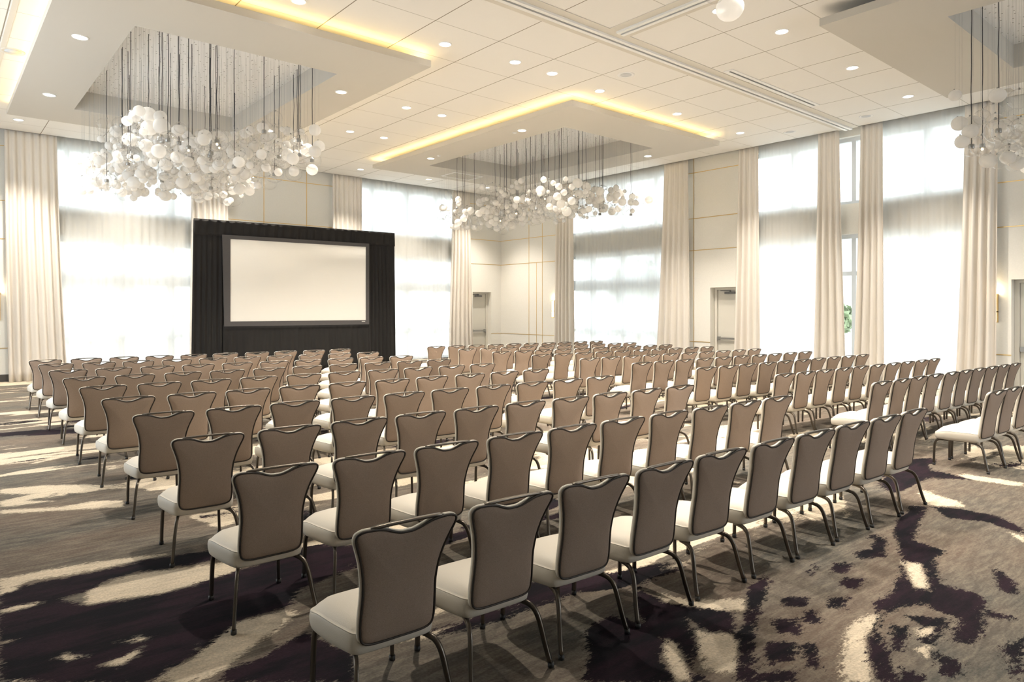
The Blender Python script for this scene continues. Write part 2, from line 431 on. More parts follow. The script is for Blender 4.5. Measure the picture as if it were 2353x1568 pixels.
def carpet_mat():
    m = mat('patterned_carpet', (.2,.16,.12), .95, spec=.15)
    nt = m.node_tree; b = nt.nodes['Principled BSDF']; N = nt.nodes.new; L = nt.links.new
    g = N('ShaderNodeNewGeometry')
    at = N('ShaderNodeAttribute'); at.attribute_name = 'weave'
    sp = N('ShaderNodeSeparateColor'); L(at.outputs['Color'], sp.inputs[0])
    def math_(op, a, bb=None, c=None, clamp=False):
        n = N('ShaderNodeMath'); n.operation = op; n.use_clamp = clamp
        for i, x in enumerate((a, bb, c)):
            if x is None: continue
            if isinstance(x, (int, float)): n.inputs[i].default_value = x
            else: L(x, n.inputs[i])
        return n.outputs[0]
    def noise(sx, sy, rot=-14, det=3, off=0, rough=.55, dist=0.0):
        mp = N('ShaderNodeMapping'); mp.inputs['Rotation'].default_value = (0,0,R(-rot))
        mp.inputs['Scale'].default_value = (sx, sy, 1); mp.inputs['Location'].default_value = (off, off*.7, off)
        nz = N('ShaderNodeTexNoise'); nz.inputs['Scale'].default_value = 1; nz.inputs['Detail'].default_value = det
        nz.inputs['Roughness'].default_value = rough; nz.inputs['Distortion'].default_value = dist
        L(g.outputs['Position'], mp.inputs['Vector']); L(mp.outputs[0], nz.inputs['Vector'])
        return nz.outputs['Fac']
    def mixc(f, a, bb):
        n = N('ShaderNodeMix'); n.data_type = 'RGBA'
        L(f, n.inputs['Factor']) if not isinstance(f, float) else setattr(n.inputs['Factor'], 'default_value', f)
        for k, x in (('A', a), ('B', bb)):
            if isinstance(x, tuple): n.inputs[k].default_value = (*x, 1)
            else: L(x, n.inputs[k])
        return n.outputs['Result']
    def thr(x, w): # soft threshold at zero
        return math_('ADD', math_('MULTIPLY', x, 1/w), .5, clamp=True)
    jag = math_('SUBTRACT', noise(15, 40, det=6, rough=.85), .5)
    jag2 = math_('SUBTRACT', noise(3.2, 9, off=4.3, det=3), .5)
    edge = math_('ADD', math_('MULTIPLY', jag, .27), math_('MULTIPLY', jag2, .06))
    known = sp.outputs['Blue']
    nf = noise(.34, 1.05, off=11.2, det=3, dist=.6, rot=-8)
    freeD = math_('MULTIPLY', math_('SUBTRACT', nf, .60), 1.6)
    trD = math_('SUBTRACT', sp.outputs['Red'], .5)
    sdD = math_('ADD', math_('MULTIPLY', trD, known), math_('MULTIPLY', freeD, math_('SUBTRACT', 1.0, known)))
    dark = thr(math_('ADD', math_('ADD', sdD, edge), .006), .010)
    nc = noise(.5, 1.7, off=31.7, det=3, dist=.4, rot=-6)
    freeC = math_('MULTIPLY', math_('SUBTRACT', nc, .545), 1.5)
    trC = math_('SUBTRACT', sp.outputs['Green'], .5)
    sdC = math_('ADD', math_('MULTIPLY', trC, known), math_('MULTIPLY', freeC, math_('SUBTRACT', 1.0, known)))
    cream = thr(math_('ADD', sdC, math_('MULTIPLY', edge, 1.0)), .03)
    # base field: taupe, grey and beige clouds
    tone = noise(.55, 1.3, off=51, det=4)
    fib = noise(70, 70, det=2, off=3)
    brush = noise(4, 20, det=6, off=8, rough=.75)
    base = mixc(math_('ADD', math_('MULTIPLY', math_('SUBTRACT', tone, .5), 4.0), .5, clamp=True), (.086,.083,.073), (.132,.102,.080))
    base = mixc(math_('MULTIPLY', math_('ADD', math_('MULTIPLY', math_('SUBTRACT', brush, .5), 5.0), .35, clamp=True), .52), base, (.25,.215,.17))
    crm = mixc(math_('ADD', math_('MULTIPLY', math_('SUBTRACT', brush, .5), 3.0), .4, clamp=True), (.62,.53,.405), (.44,.385,.30))
    pur = noise(1.3, 5.0, off=71, det=6, rough=.68)
    drk = mixc(math_('ADD', math_('MULTIPLY', math_('SUBTRACT', pur, .5), 7.0), .5, clamp=True), (.005,.0045,.007), (.017,.0085,.014))
    c = mixc(cream, base, crm)
    c = mixc(dark, c, drk)
    fac = N('ShaderNodeMapRange'); fac.inputs['From Min'].default_value = .3; fac.inputs['From Max'].default_value = .7
    fac.inputs['To Min'].default_value = .82; fac.inputs['To Max'].default_value = 1.18; L(fib, fac.inputs['Value'])
    vm = N('ShaderNodeVectorMath'); vm.operation = 'SCALE'; L(c, vm.inputs[0]); L(fac.outputs[0], vm.inputs['Scale'])
    L(vm.outputs[0], b.inputs['Base Color'])
    bp = N('ShaderNodeBump'); bp.inputs['Strength'].default_value = .4; bp.inputs['Distance'].default_value = .004
    L(noise(160, 160, det=2, off=5), bp.inputs['Height']); L(bp.outputs[0], b.inputs['Normal'])
    return m
build_floor()

# ------------------------------------------------------------------ room shell
TH = .34   # wall thickness
DOORS_LEFT = [(15.12, 15.98, 2.33)]                 # x0, x1, height of the recess in the screen wall
DOORS_RIGHT = [(9.98, 10.93, 2.30), (3.05, 4.00, 2.30)]
TOP = 6.5
def wall_with_openings(a, b, openings):
    """2-D cells (s0,s1,z0,z1) of a wall from a to b with openings cut out"""
    cells = []; cur = a
    for s0, s1, spans in sorted(openings):
        cells.append((cur, s0, 0, TOP)); z = 0
        for z0, z1 in spans:
            if z0 > z: cells.append((s0, s1, z, z0))
            z = z1
        cells.append((s0, s1, z, TOP)); cur = s1
    cells.append((cur, b, 0, TOP))
    return cells
mb = MB()
op = [(a, b, [(0.0, B0), (B1, HEAD)]) for a, b in WIN_LEFT] + [(a, b, [(0, h)]) for a, b, h in DOORS_LEFT]
for s0, s1, z0, z1 in wall_with_openings(XL-TH, XW+TH, op): mb.box(s0, s1, YW, YW+TH, z0, z1)
struct(mb.obj('wall_front', M['wall']))
mb = MB()
op = [(a, b, [(0.0, B0), (B1, HEAD)]) for a, b in WIN_RIGHT] + [(a, b, [(0, h)]) for a, b, h in DOORS_RIGHT]
for s0, s1, z0, z1 in wall_with_openings(YB-TH, YW, op): mb.box(XW, XW+TH, s0, s1, z0, z1)
struct(mb.obj('wall_right', M['wall']))
mb = MB()
for s0, s1, z0, z1 in wall_with_openings(YB-TH, YW, [(a, b, [(.1, 5.7)]) for a, b in FILL_SIDE]): mb.box(XL-TH, XL, s0, s1, z0, z1)
struct(mb.obj('wall_left', M['wall']))
mb = MB()
for s0, s1, z0, z1 in wall_with_openings(XL, XW, [(a, b, [(.1, 5.7)]) for a, b in FILL_BACK]): mb.box(s0, s1, YB-TH, YB, z0, z1)
struct(mb.obj('wall_back', M['wall']))

# ceiling with openings over the chandelier recesses; it stops short of the window walls (curtain pocket)
TRAYS = [(1.19,6.20,9.33,17.12, 2.17,5.19,10.62,15.84), (9.43,14.44,9.33,17.12, 10.44,13.46,10.55,15.80),
         (9.41,14.42,-3.2,4.50, 10.41,13.46,-2.0,3.24), (1.19,6.20,-3.2,4.50, 2.17,5.19,-2.0,3.24)]
POCK = .27
def plane_with_holes(mb, x0, x1, y0, y1, holes, z, mi=0):
    xs = sorted({x0, x1, *[h[0] for h in holes], *[h[1] for h in holes]})
    ys = sorted({y0, y1, *[h[2] for h in holes], *[h[3] for h in holes]})
    for i in range(len(xs)-1):
        for j in range(len(ys)-1):
            cx_, cy_ = (xs[i]+xs[i+1])/2, (ys[j]+ys[j+1])/2
            if any(h[0] < cx_ < h[1] and h[2] < cy_ < h[3] for h in holes): continue
            mb.add([(xs[i],ys[j],z),(xs[i],ys[j+1],z),(xs[i+1],ys[j+1],z),(xs[i+1],ys[j],z)], [(0,1,2,3)], mi)
mb = MB()
holes = [t[4:] for t in TRAYS]
plane_with_holes(mb, XL, XW-POCK, YB, YW-POCK, holes, CEIL)
mb.box(XL, XW-POCK, YW-POCK-.02, YW-POCK, CEIL, TOP-.1); mb.box(XW-POCK-.02, XW-POCK, YB, YW-POCK, CEIL, TOP-.1)
struct(mb.obj('ceiling', M['ceiling']))
struct(MB().box(XL-TH, XW+TH, YB-TH, YW+TH, TOP, TOP+.15).obj('ceiling_slab', M['ceil_paint']))

# dropped trays with a recess for each chandelier
ZT, ZF, ZC = 5.636, 5.742, 6.02
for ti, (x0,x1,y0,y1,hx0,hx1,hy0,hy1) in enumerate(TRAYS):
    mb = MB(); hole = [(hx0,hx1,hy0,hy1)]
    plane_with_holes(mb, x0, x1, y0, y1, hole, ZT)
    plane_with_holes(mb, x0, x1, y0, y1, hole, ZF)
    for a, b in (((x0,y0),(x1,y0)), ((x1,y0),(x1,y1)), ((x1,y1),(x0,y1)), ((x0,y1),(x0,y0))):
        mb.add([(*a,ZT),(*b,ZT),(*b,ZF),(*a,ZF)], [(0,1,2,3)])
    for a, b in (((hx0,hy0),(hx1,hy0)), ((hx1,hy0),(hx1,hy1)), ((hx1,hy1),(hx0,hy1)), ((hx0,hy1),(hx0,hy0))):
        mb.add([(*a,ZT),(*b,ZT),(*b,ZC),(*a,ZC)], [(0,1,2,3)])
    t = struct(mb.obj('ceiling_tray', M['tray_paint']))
    struct(MB().box(hx0-.01, hx1+.01, hy0-.01, hy1+.01, ZC, ZC+.03).obj('ceiling_canopy', M['canopy']))

COVE_LABELS = ['warm cove light glowing above the dropped tray nearest the projection screen',
               'warm cove light glowing above the dropped tray in the far right corner']
for ti in (0, 1):
    x0,x1,y0,y1 = TRAYS[ti][:4]; mb = MB(); e = .055; w = .02
    mb.box(x0+e, x1-e, y0+e, y0+e+w, ZF+.003, ZF+.012); mb.box(x0+e, x1-e, y1-e-w, y1-e, ZF+.003, ZF+.012)
    mb.box(x0+e, x0+e+w, y0+e, y1-e, ZF+.003, ZF+.012); mb.box(x1-e-w, x1-e, y0+e, y1-e, ZF+.003, ZF+.012)
    tag(mb.obj('cove_light', M['cove']), COVE_LABELS[ti], 'light', 'cove lights above the ceiling trays')

# movable-wall tracks set in the ceiling
def track_x(y, x0, x1):
    mb = MB()
    mb.box(x0, x1, y-.23, y-.085, CEIL-.012, CEIL+.02, 1); mb.box(x0, x1, y+.085, y+.23, CEIL-.012, CEIL+.02, 1)
    mb.box(x0, x1, y-.085, y-.022, CEIL-.045, CEIL+.02, 0); mb.box(x0, x1, y+.022, y+.085, CEIL-.045, CEIL+.02, 0)
    mb.box(x0, x1, y-.022, y+.022, CEIL-.02, CEIL+.01, 2)
    return mb
def track_y(x, y0, y1):
    mb = MB()
    mb.box(x-.23, x-.085, y0, y1, CEIL-.012, CEIL+.02, 1); mb.box(x+.085, x+.23, y0, y1, CEIL-.012, CEIL+.02, 1)
    mb.box(x-.085, x-.022, y0, y1, CEIL-.045, CEIL+.02, 0); mb.box(x+.022, x+.085, y0, y1, CEIL-.045, CEIL+.02, 0)
    mb.box(x-.022, x+.022, y0, y1, CEIL-.02, CEIL+.01, 2)
    return mb
tm = [M['white'], M['track_paint'], M['slot']]
struct(track_x(7.06, XL, XW-POCK).obj('trim_1', tm))
struct(track_y(7.93, YB, 6.83).obj('trim_2', tm))
mb = MB(); mb.box(.86, .93, 7.3, 15.6, CEIL-.006, CEIL+.02)
struct(mb.obj('trim_3', M['track_paint']))

# dark vinyl base along the walls
mb = MB(); d = .012
cur = XL
for a, b in sorted([w for w in WIN_LEFT] + [x[:2] for x in DOORS_LEFT]): mb.box(cur, a, YW-d, YW, 0, .17); cur = b
mb.box(cur, XW, YW-d, YW, 0, .17); struct(mb.obj('baseboard_front', M['baseboard']))
mb = MB(); cur = YB
for a, b in sorted([w for w in WIN_RIGHT] + [x[:2] for x in DOORS_RIGHT]): mb.box(XW-d, XW, cur, a, 0, .17); cur = b
mb.box(XW-d, XW, cur, YW, 0, .17); struct(mb.obj('baseboard_right', M['baseboard']))

# brass inlay lines on the wall panels
HL = [.79, 3.36, 4.26, 5.55]
mb = MB(); w = .009; p = .006
for a, b in ((XL, 1.75), (6.05, 9.85), (14.6, XW)):
    for z in HL:
        if z < 2.4 and b == XW: mb.box(14.6, 15.12, YW-p, YW+.002, z-w, z+w); mb.box(15.98, XW, YW-p, YW+.002, z-w, z+w)
        else: mb.box(a, b, YW-p, YW+.002, z-w, z+w)
for x in (7.47, 8.78): mb.box(x-w, x+w, YW-p, YW+.002, .2, CEIL+.3)
struct(mb.obj('trim_4', M['brass']))
mb = MB()
for a, b in ((16.55, YW), (9.75, 11.85), (YB, 4.45)):
    for z in HL:
        if z < 2.4 and a == 9.75: mb.box(XW-p, XW+.002, 10.93, 11.85, z-w, z+w)
        elif z < 2.4 and a == YB: mb.box(XW-p, XW+.002, 4.0, 4.45, z-w, z+w); mb.box(XW-p, XW+.002, YB, 3.05, z-w, z+w)
        else: mb.box(XW-p, XW+.002, a, b, z-w, z+w)
for y, z0, z1 in ((18.45, .2, 6.2), (18.05, .2, 3.36), (17.74, .2, 6.2), (11.46, .2, 6.2)): mb.box(XW-p, XW+.002, y-w, y+w, z0, z1)
struct(mb.obj('trim_5', M['brass']))

# ------------------------------------------------------------------ doors
def door(name, along, s0, s1, h, hinge):
    """leaf set back in its recess, jamb, closer and push bar; along = 'x' (screen wall) or 'y' (right wall)"""
    def T(s, d, z): return (s, YW+d, z) if along == 'x' else (XW+d, s, z)
    def bx(mb, a, b, d0, d1, z0, z1, mi=0):
        p, q = T(a, d0, z0), T(b, d1, z1)
        mb.box(min(p[0],q[0]), max(p[0],q[0]), min(p[1],q[1]), max(p[1],q[1]), z0, z1, mi)
    mb = MB(); bx(mb, s0+.09, s1-.09, .25, .30, .008, h-.07)
    leaf = struct(mb.obj(name, M['door']))
    mb = MB(); bx(mb, s0+.004, s0+.085, .20, .33, .003, h-.004); bx(mb, s1-.085, s1-.004, .20, .33, .003, h-.004); bx(mb, s0+.085, s1-.085, .20, .33, h-.065, h-.004)
    mb.obj('door_frame', M['door'], leaf)
    mb = MB(); c = (s0+s1)/2; sg = 1 if hinge > 0 else -1
    bx(mb, c-.16, c+.16, .205, .249, h-.175, h-.115); bx(mb, *sorted((c, c+sg*.30)), .225, .240, h-.095, h-.08); bx(mb, c-.02, c+.02, .215, .245, h-.115, h-.08)
    mb.obj('door_closer', M['closer'], leaf)
    mb = MB(); bx(mb, s0+.12, s1-.12, .185, .215, .87, .925)
    e0, e1 = s0+.10, s1-.10
    bx(mb, e0, e0+.07, .18, .249, .855, .95); bx(mb, e1-.07, e1, .18, .249, .855, .95)
    mb.obj('push_bar', M['steel'], leaf)
    return leaf
door('door_1', 'x', *DOORS_LEFT[0], -1)
door('door_2', 'y', *DOORS_RIGHT[0], 1)
door('door_3', 'y', *DOORS_RIGHT[1], 1)
mb = MB()   # dark corridor closing the space behind the door recesses
for a, b, h in DOORS_LEFT: mb.box(a-.1, b+.1, YW+TH, YW+TH+.05, 0, h+.1)
for a, b, h in DOORS_RIGHT: mb.box(XW+TH, XW+TH+.05, a-.1, b+.1, 0, h+.1)
struct(mb.obj('trim_6', M['door']))

# ------------------------------------------------------------------ windows
def window(name, along, s0, s1, posts, rails_low):
    def T(s, d): return (s, YW+d) if along == 'x' else (XW+d, s)
    def bx(mb, a, b, d0, d1, z0, z1):
        p, q = T(a, d0), T(b, d1)
        mb.box(min(p[0],q[0]), max(p[0],q[0]), min(p[1],q[1]), max(p[1],q[1]), z0, z1)
    mb = MB()
    for za, zb, rails in ((0.0, B0, rails_low), (B1, HEAD, [])):
        za2, zb2 = za+.002, zb-.002
        bx(mb, s0+.002, s0+.09, .14, .26, za2, zb2); bx(mb, s1-.09, s1-.002, .14, .26, za2, zb2)
        bx(mb, s0+.09, s1-.09, .14, .26, zb2-.09, zb2); bx(mb, s0+.09, s1-.09, .14, .26, za2, za2+.08)
        for c, w in posts: bx(mb, c-w/2, c+w/2, .14, .26, za2+.08, zb2-.09)
        for r0, r1 in rails:
            ps = sorted([(s0+.09, s0+.09)] + [(c-w/2, c+w/2) for c, w in posts] + [(s1-.09, s1-.09)])
            for k in range(len(ps)-1): bx(mb, ps[k][1], ps[k+1][0], .15, .25, r0, r1)
    f = struct(mb.obj(name, M['frame_white']))
    mb = MB()
    for za, zb in ((.05, B0-.05), (B1+.05, HEAD-.05)): bx(mb, s0+.06, s1-.06, .195, .205, za, zb)
    mb.obj('glass_pane', M['pane'], f)
window('window_1', 'x', *WIN_LEFT[0], [(2.62,.10), (3.78,.22), (5.0,.20)], [(2.32,2.66), (.95,1.05)])
window('window_2', 'x', *WIN_LEFT[1], [(11.1,.12), (12.4,.18), (13.6,.12)], [(2.32,2.66), (.95,1.05)])
window('window_3', 'y', *WIN_RIGHT[0], [(12.9,.12), (14.2,.14), (15.5,.12)], [(2.32,2.66), (.95,1.05)])
window('window_4', 'y', *WIN_RIGHT[1], [(5.56,.13), (7.12,.10), (8.6,.12)], [(2.50,2.60)])

# ------------------------------------------------------------------ curtains
def curtain_mesh(along, top, bot, d, amp, folds, zt, zb, seed, flare=0.0, nz=22, per=14, gather=.35):
    """a pleated hanging: folds run down its whole height, tight at the heading and looser at the hem"""
    rnd = random.Random(seed); n = folds*per
    ph = [rnd.uniform(.75, 1.25) for _ in range(folds)]; tot = sum(ph); edges = [0]
    for p in ph: edges.append(edges[-1]+p/tot)
    am = [rnd.uniform(.6, 1.15) for _ in range(folds+1)]
    drift = [rnd.uniform(-1, 1) for _ in range(folds+1)]
    mb = MB(); rows = []
    for k in range(nz+1):
        v = k/nz; z = zt+(zb-zt)*v; row = []
        e = v**1.4
        a0 = top[0]+(bot[0]-top[0])*e; a1 = top[1]+(bot[1]-top[1])*e
        loose = gather+(1-gather)*min(1, v*2.2)
        for i in range(n+1):
            u = i/n; f = 0
            while f < folds-1 and u > edges[f+1]: f += 1
            t = (u-edges[f])/(edges[f+1]-edges[f])
            w = math.sin(2*math.pi*t)
            sharp = w*(1-.25*w*w)*1.25
            A = amp*(am[f]*(1-t)+am[f+1]*t)*loose
            ss = a0+(a1-a0)*u + .012*drift[f]*math.sin(3.1*v+f)*v
            if v > .86: A *= 1+.35*math.sin(9*u+seed)*(v-.86)/.14
            dd = d+A*sharp+flare*max(0, v-.8)*.5
            row.append((ss, YW-dd, z) if along == 'x' else (XW-dd, ss, z))
        rows.append(row)
    mb.rings(rows, closed=False)
    return mb
def drape(label, along, top, bot, seed, folds=9):
    o = curtain_mesh(along, top, bot, .212, .068, max(4, int(folds*.72)), CEIL+.10, .006, seed, flare=.12, nz=26).obj('drape', M['drape'])
    md = o.modifiers.new('thickness', 'SOLIDIFY'); md.thickness = .004
    return tag(o, label, 'curtain', 'cream drapes beside the windows')
drape('wide cream drape at the far left edge, left of the first window', 'x', (1.33,2.36), (1.42,2.58), 11, 11)
drape('cream drape half hidden behind the left end of the black screen surround', 'x', (5.42,6.38), (5.36,6.42), 12, 10)
drape('cream drape rising above the right half of the black screen surround', 'x', (9.53,10.53), (9.5,10.55), 13, 10)
drape('cream drape just left of the small corner door', 'x', (14.06,14.84), (13.9,14.98), 14, 9)
drape('cream drape right of the brass lined corner panel', 'y', (16.84,16.02), (16.92,15.95), 15, 8)
drape('cream drape left of the door with the push bar', 'y', (12.32,11.50), (12.62,11.44), 16, 8)
drape('cream drape partly covering the door with the push bar', 'y', (9.92,9.36), (10.06,9.30), 17, 6)
drape('cream drape left of the narrow uncurtained window gap', 'y', (7.80,7.30), (7.92,7.14), 18, 5)
drape('cream drape right of the narrow uncurtained window gap', 'y', (6.82,6.34), (6.99,6.30), 19, 5)
drape('cream drape at the far right, left of the cropped door', 'y', (4.74,4.17), (4.92,4.20), 20, 6)

def sheer(label, along, s0, s1, seed, folds, hem):
    o = curtain_mesh(along, (s0,s1), (s0,s1), .072, .022, folds, CEIL+.08, .006, seed, nz=10, per=10, gather=.7).obj('sheer_curtain', M['sheer'])
    tag(o, label, 'curtain', 'white sheer curtains over the windows')
    curtain_mesh(along, (s0,s1), (s0,s1), .036, .013, folds, CEIL+.06, hem, seed+50, nz=8, per=8, gather=.7).obj('lining', M['lining'], o)
    return o
sheer('white sheer curtain over the window left of the projection screen', 'x', 2.30, 5.50, 31, 17, .89)
sheer('white sheer curtain over the window right of the projection screen', 'x', 10.48, 14.12, 32, 19, .88)
sheer('white sheer curtain over the window next to the room corner', 'y', 16.05, 12.28, 33, 19, .86)
sheer('white sheer curtain between the half covered door and the window gap', 'y', 9.42, 7.72, 34, 9, .82)
sheer('white sheer curtain over the rightmost stretch of window', 'y', 6.42, 4.66, 35, 9, .80)

# ------------------------------------------------------------------ wall fittings
def sconce(label, along, s, z0, z1, w=.13):
    """tall white diffuser held in a brass frame, with its own small lamp"""
    base = (s, YW, z0) if along == 'x' else (XW, s, z0)
    t = thing('wall_sconce', label, 'wall lamp', base, 0 if along == 'x' else R(-90), 'wall sconces')
    h = z1-z0
    MB().box(-w/2-.012, w/2+.012, -.014, 0, 0, h).obj('backplate', M['brass'], t)
    MB().box(-w/2, w/2, -.085, -.015, .02, h-.02).obj('lamp_shade', M['shade'], t)
    mb = MB()
    for a in (-1, 1): mb.box(a*(w/2+.006)-.006, a*(w/2+.006)+.006, -.092, -.014, 0, h)
    mb.box(-w/2-.012, w/2+.012, -.092, -.014, h*.36, h*.36+.02)
    mb.obj('lamp_frame', M['brass'], t)
    d = bpy.data.lights.new('sconce_glow', 'POINT'); d.energy = 2.5; d.color = (1,.8,.5); d.shadow_soft_size = .04
    l = bpy.data.objects.new('sconce_glow', d); col.objects.link(l); l.parent = t; l.location = (0, -.06, h+.06)
sconce('lit brass framed sconce cropped by the left edge of the photo', 'x', 1.19, 1.44, 2.10)
sconce('lit white sconce between the drape and the small corner door', 'x', 14.90, 1.44, 2.04, .11)
sconce('lit white sconce on the corner panel beside the drape', 'y', 17.12, 1.41, 2.01, .11)
sconce('lit sconce almost hidden behind the drape left of the cropped door', 'y', 4.275, 1.44, 2.02, .10)
t = thing('wall_strobe', 'small white alarm strobe left of the corner door', 'alarm', (14.99, YW, 1.93), 0)
MB().box(-.055, .055, -.05, 0, 0, .20).obj('housing', M['white'], t)
MB().box(-.03, .03, -.064, -.05, .09, .15).obj('flash_lens', M['frame_white'], t)
t = thing('light_switch', 'white wall switch plate below the sconce at the left edge', 'switch', (1.235, YW, 1.10), 0)
MB().box(-.035, .035, -.008, 0, 0, .115).obj('plate', M['white'], t)
MB().box(-.012, .012, -.014, -.008, .035, .08).obj('rocker', M['slot'], t)

# ------------------------------------------------------------------ projection screen in its black drape kit
scr = thing('projection_screen', 'white projection screen in a black velour drape surround standing on the floor', 'screen', (7.845, 18.15, 0), R(-3.1))
def velour(x0, x1, z0, z1, y, folds, amp, seed, skew=0.0, nz=10):
    rnd = random.Random(seed); per = 8; n = folds*per; rows = []
    am = [rnd.uniform(.4, 1.2) for _ in range(folds+2)]; of = [rnd.uniform(-.3, .3) for _ in range(folds+2)]
    for k in range(nz+1):
        v = k/nz; row = []
        for i in range(n+1):
            u = i/n; f = int(u*folds); a = am[f]*(1-(u*folds-f))+am[min(f+1, folds)]*(u*folds-f)
            w = math.sin(2*math.pi*(u*folds+of[f]*0+.6*v*of[3]))
            row.append((x0+(x1-x0)*u+skew*v, y-amp*a*w*min(1, .25+v*2), z1+(z0-z1)*v))
        rows.append(row)
    return MB().rings(rows, closed=False)
SX0, SX1, SZ0, SZ1 = -1.93, 1.845, 1.387, 3.515
def solid(o, th=.01):
    md = o.modifiers.new('thickness', 'SOLIDIFY'); md.thickness = th; return o
solid(velour(-2.79, 2.79, SZ1+.07, 3.97, -.045, 26, .020, 3, nz=6).obj('valance', M['velvet'], scr))
solid(velour(-2.80, -2.02, .004, 3.95, .0, 6, .035, 4, skew=-.05, nz=14).obj('side_drape', M['velvet'], scr))
solid(velour(1.93, 2.80, .004, 3.95, .0, 7, .022, 5, skew=.05, nz=14).obj('side_drape', M['velvet'], scr))
solid(velour(-2.1, 2.05, .004, SZ0-.09, -.01, 24, .014, 6, nz=8).obj('skirt', M['velvet'], scr))
mb = MB(); bl, br, bb, bt = .15, .10, .125, .10
o0 = [(SX0-bl, SZ0-bb), (SX1+br, SZ0-bb), (SX1+br, SZ1+bt), (SX0-bl-.05, SZ1+bt)]; i0 = [(SX0,SZ0),(SX1,SZ0),(SX1,SZ1),(SX0,SZ1)]
for k in range(4):
    j = (k+1) % 4
    a, b, c, d_ = o0[k], o0[j], i0[j], i0[k]
    v = [(p[0], y, p[1]) for y in (-.085, -.05) for p in (a, b, c, d_)]
    mb.add(v, [(0,1,2,3),(7,6,5,4),(0,4,5,1),(2,6,7,3)])
mb.obj('screen_border', M['screen_border'], scr)
MB().box(SX0-.002, SX1+.002, -.068, -.062, SZ0-.002, SZ1+.002).obj('screen_surface', M['screen'], scr)
mb = MB(); x = SX1-.135   # small white maker's mark on the lower border
for w in (.012, .010, .005, .010, .012, .006, .010, .012): mb.box(x, x+w, -.0875, -.0855, SZ0-.045, SZ0-.03); x += w+.004
mb.obj('printed_mark', M['white'], scr)
mb = MB()
for x in (-2.3, 2.25):
    mb.box(x-.03, x+.03, .08, .13, .01, 3.9); mb.box(x-.03, x+.03, -.0, .9, 0.0, .03)
mb.box(-2.3, 2.25, .09, .13, 3.82, 3.88); mb.box(-2.3, 2.25, .09, .13, 1.22, 1.27)
mb.obj('screen_frame', M['steel'], scr)
mb = MB()
for y in (-.09, ): mb.box(-2.79, 2.79, -.04, .03, 3.955, 3.985)
mb.obj('drape_bar', M['velvet'], scr)

# ------------------------------------------------------------------ ceiling fittings
lens_me = MB().lathe([(.0005, .0), (.083, .0), (.083, .012), (.0005, .012)], 28).mesh('lens', M['lens'])
mbt = MB(); ring = [(.086, .012), (.086, -.004), (.092, -.009), (.106, -.006), (.108, .004), (.108, .012)]
mbt.rings([[(r*math.cos(2*math.pi*k/28), r*math.sin(2*math.pi*k/28), z) for k in range(28)] for r, z in ring])
trim_me = mbt.mesh('trim_ring', M['white'])
spot_d = bpy.data.lights.new('downlight_beam', 'SPOT'); spot_d.energy = SPOT_W; spot_d.color = (1, .90, .77)
spot_d.spot_size = R(96); spot_d.spot_blend = .75; spot_d.shadow_soft_size = .08
def downlight(x, y, z, label):
    t = thing('recessed_downlight', label, 'ceiling light', (x, y, z), 0, 'recessed downlights in the ceiling')
    link('trim_ring', trim_me, t); link('lamp_lens', lens_me, t)
    l = bpy.data.objects.new('downlight_beam', spot_d); col.objects.link(l); l.parent = t; l.location = (0, 0, -.03)
C_ = CEIL-.004
for x, y, z, lab in [
    (3.81, 8.95, C_, 'downlight cropped by the top edge, above the long glowing cove edge'),
    (6.19, 8.92, C_, 'downlight nearest the front right corner of the left tray'),
    (7.54, 8.80, C_, 'left of the close pair of downlights between the two trays, nearest row'),
    (8.40, 8.80, C_, 'right of the close pair of downlights between the two trays, nearest row'),
    (9.77, 8.92, C_, 'downlight just above the near corner of the far right tray'),
    (12.18, 8.90, C_, 'downlight above the right hand cove edge of the far right tray'),
    (14.64, 8.90, C_, 'downlight by the right wall, right of the far right tray'),
    (7.53, 12.25, C_, 'left of the downlight pair halfway along the strip between the trays'),
    (8.42, 12.25, C_, 'right of the downlight pair halfway along the strip between the trays'),
    (7.54, 14.76, C_, 'left of the farthest downlight pair in the strip between the trays'),
    (8.44, 14.76, C_, 'right of the farthest downlight pair in the strip between the trays'),
    (8.41, 5.44, C_, 'downlight at the top edge beside the dangling clear globe'),
    (9.76, 5.24, C_, 'downlight left of the corner of the right hand tray, beyond the track'),
    (12.16, 5.24, C_, 'downlight midway along the long edge of the right hand tray'),
    (14.63, 5.24, C_, 'downlight beside the far tip of the right hand tray'),
    (1.50, 18.57, C_, 'downlight at the far left above the wide cream drape'),
    (3.84, 18.57, C_, 'downlight glimpsed through the left chandelier above the left window'),
    (6.15, 18.57, C_, 'downlight glimpsed through the left chandelier above the black surround'),
    (9.83, 18.57, C_, 'downlight above the drape at the right of the screen'),
    (12.25, 18.57, C_, 'downlight above the window right of the screen, left of the far chandelier'),
    (14.63, 18.57, C_, 'downlight glimpsed through the far chandelier near the room corner'),
    (1.66, 11.57, ZT-.004, 'nearer downlight on the left rim of the left tray'),
    (1.68, 15.06, ZT-.004, 'farther downlight on the left rim of the left tray'),
    (5.67, 11.45, ZT-.004, 'nearer downlight on the right rim of the left tray'),
    (5.69, 14.96, ZT-.004, 'farther downlight on the right rim of the left tray, behind wires'),
    (9.92, 11.35, ZT-.004, 'nearer downlight on the left rim of the far right tray'),
    (9.96, 15.00, ZT-.004, 'farther downlight on the left rim of the far right tray'),
    (14.05, 11.17, ZT-.004, 'downlight on the right rim of the far right tray'),
    ]: downlight(x, y, z, lab)
for x, y, z in [(3.81,5.24,C_),(6.19,5.24,C_),(7.54,2.0,C_),(14.05,2.45,ZT-.004),(5.67,2.45,ZT-.004),(7.9,-1.6,C_)]:  # extra downlights out of view, added as fill light
    downlight(x, y, z, 'added fill downlight in the ceiling, unseen outside the frame')

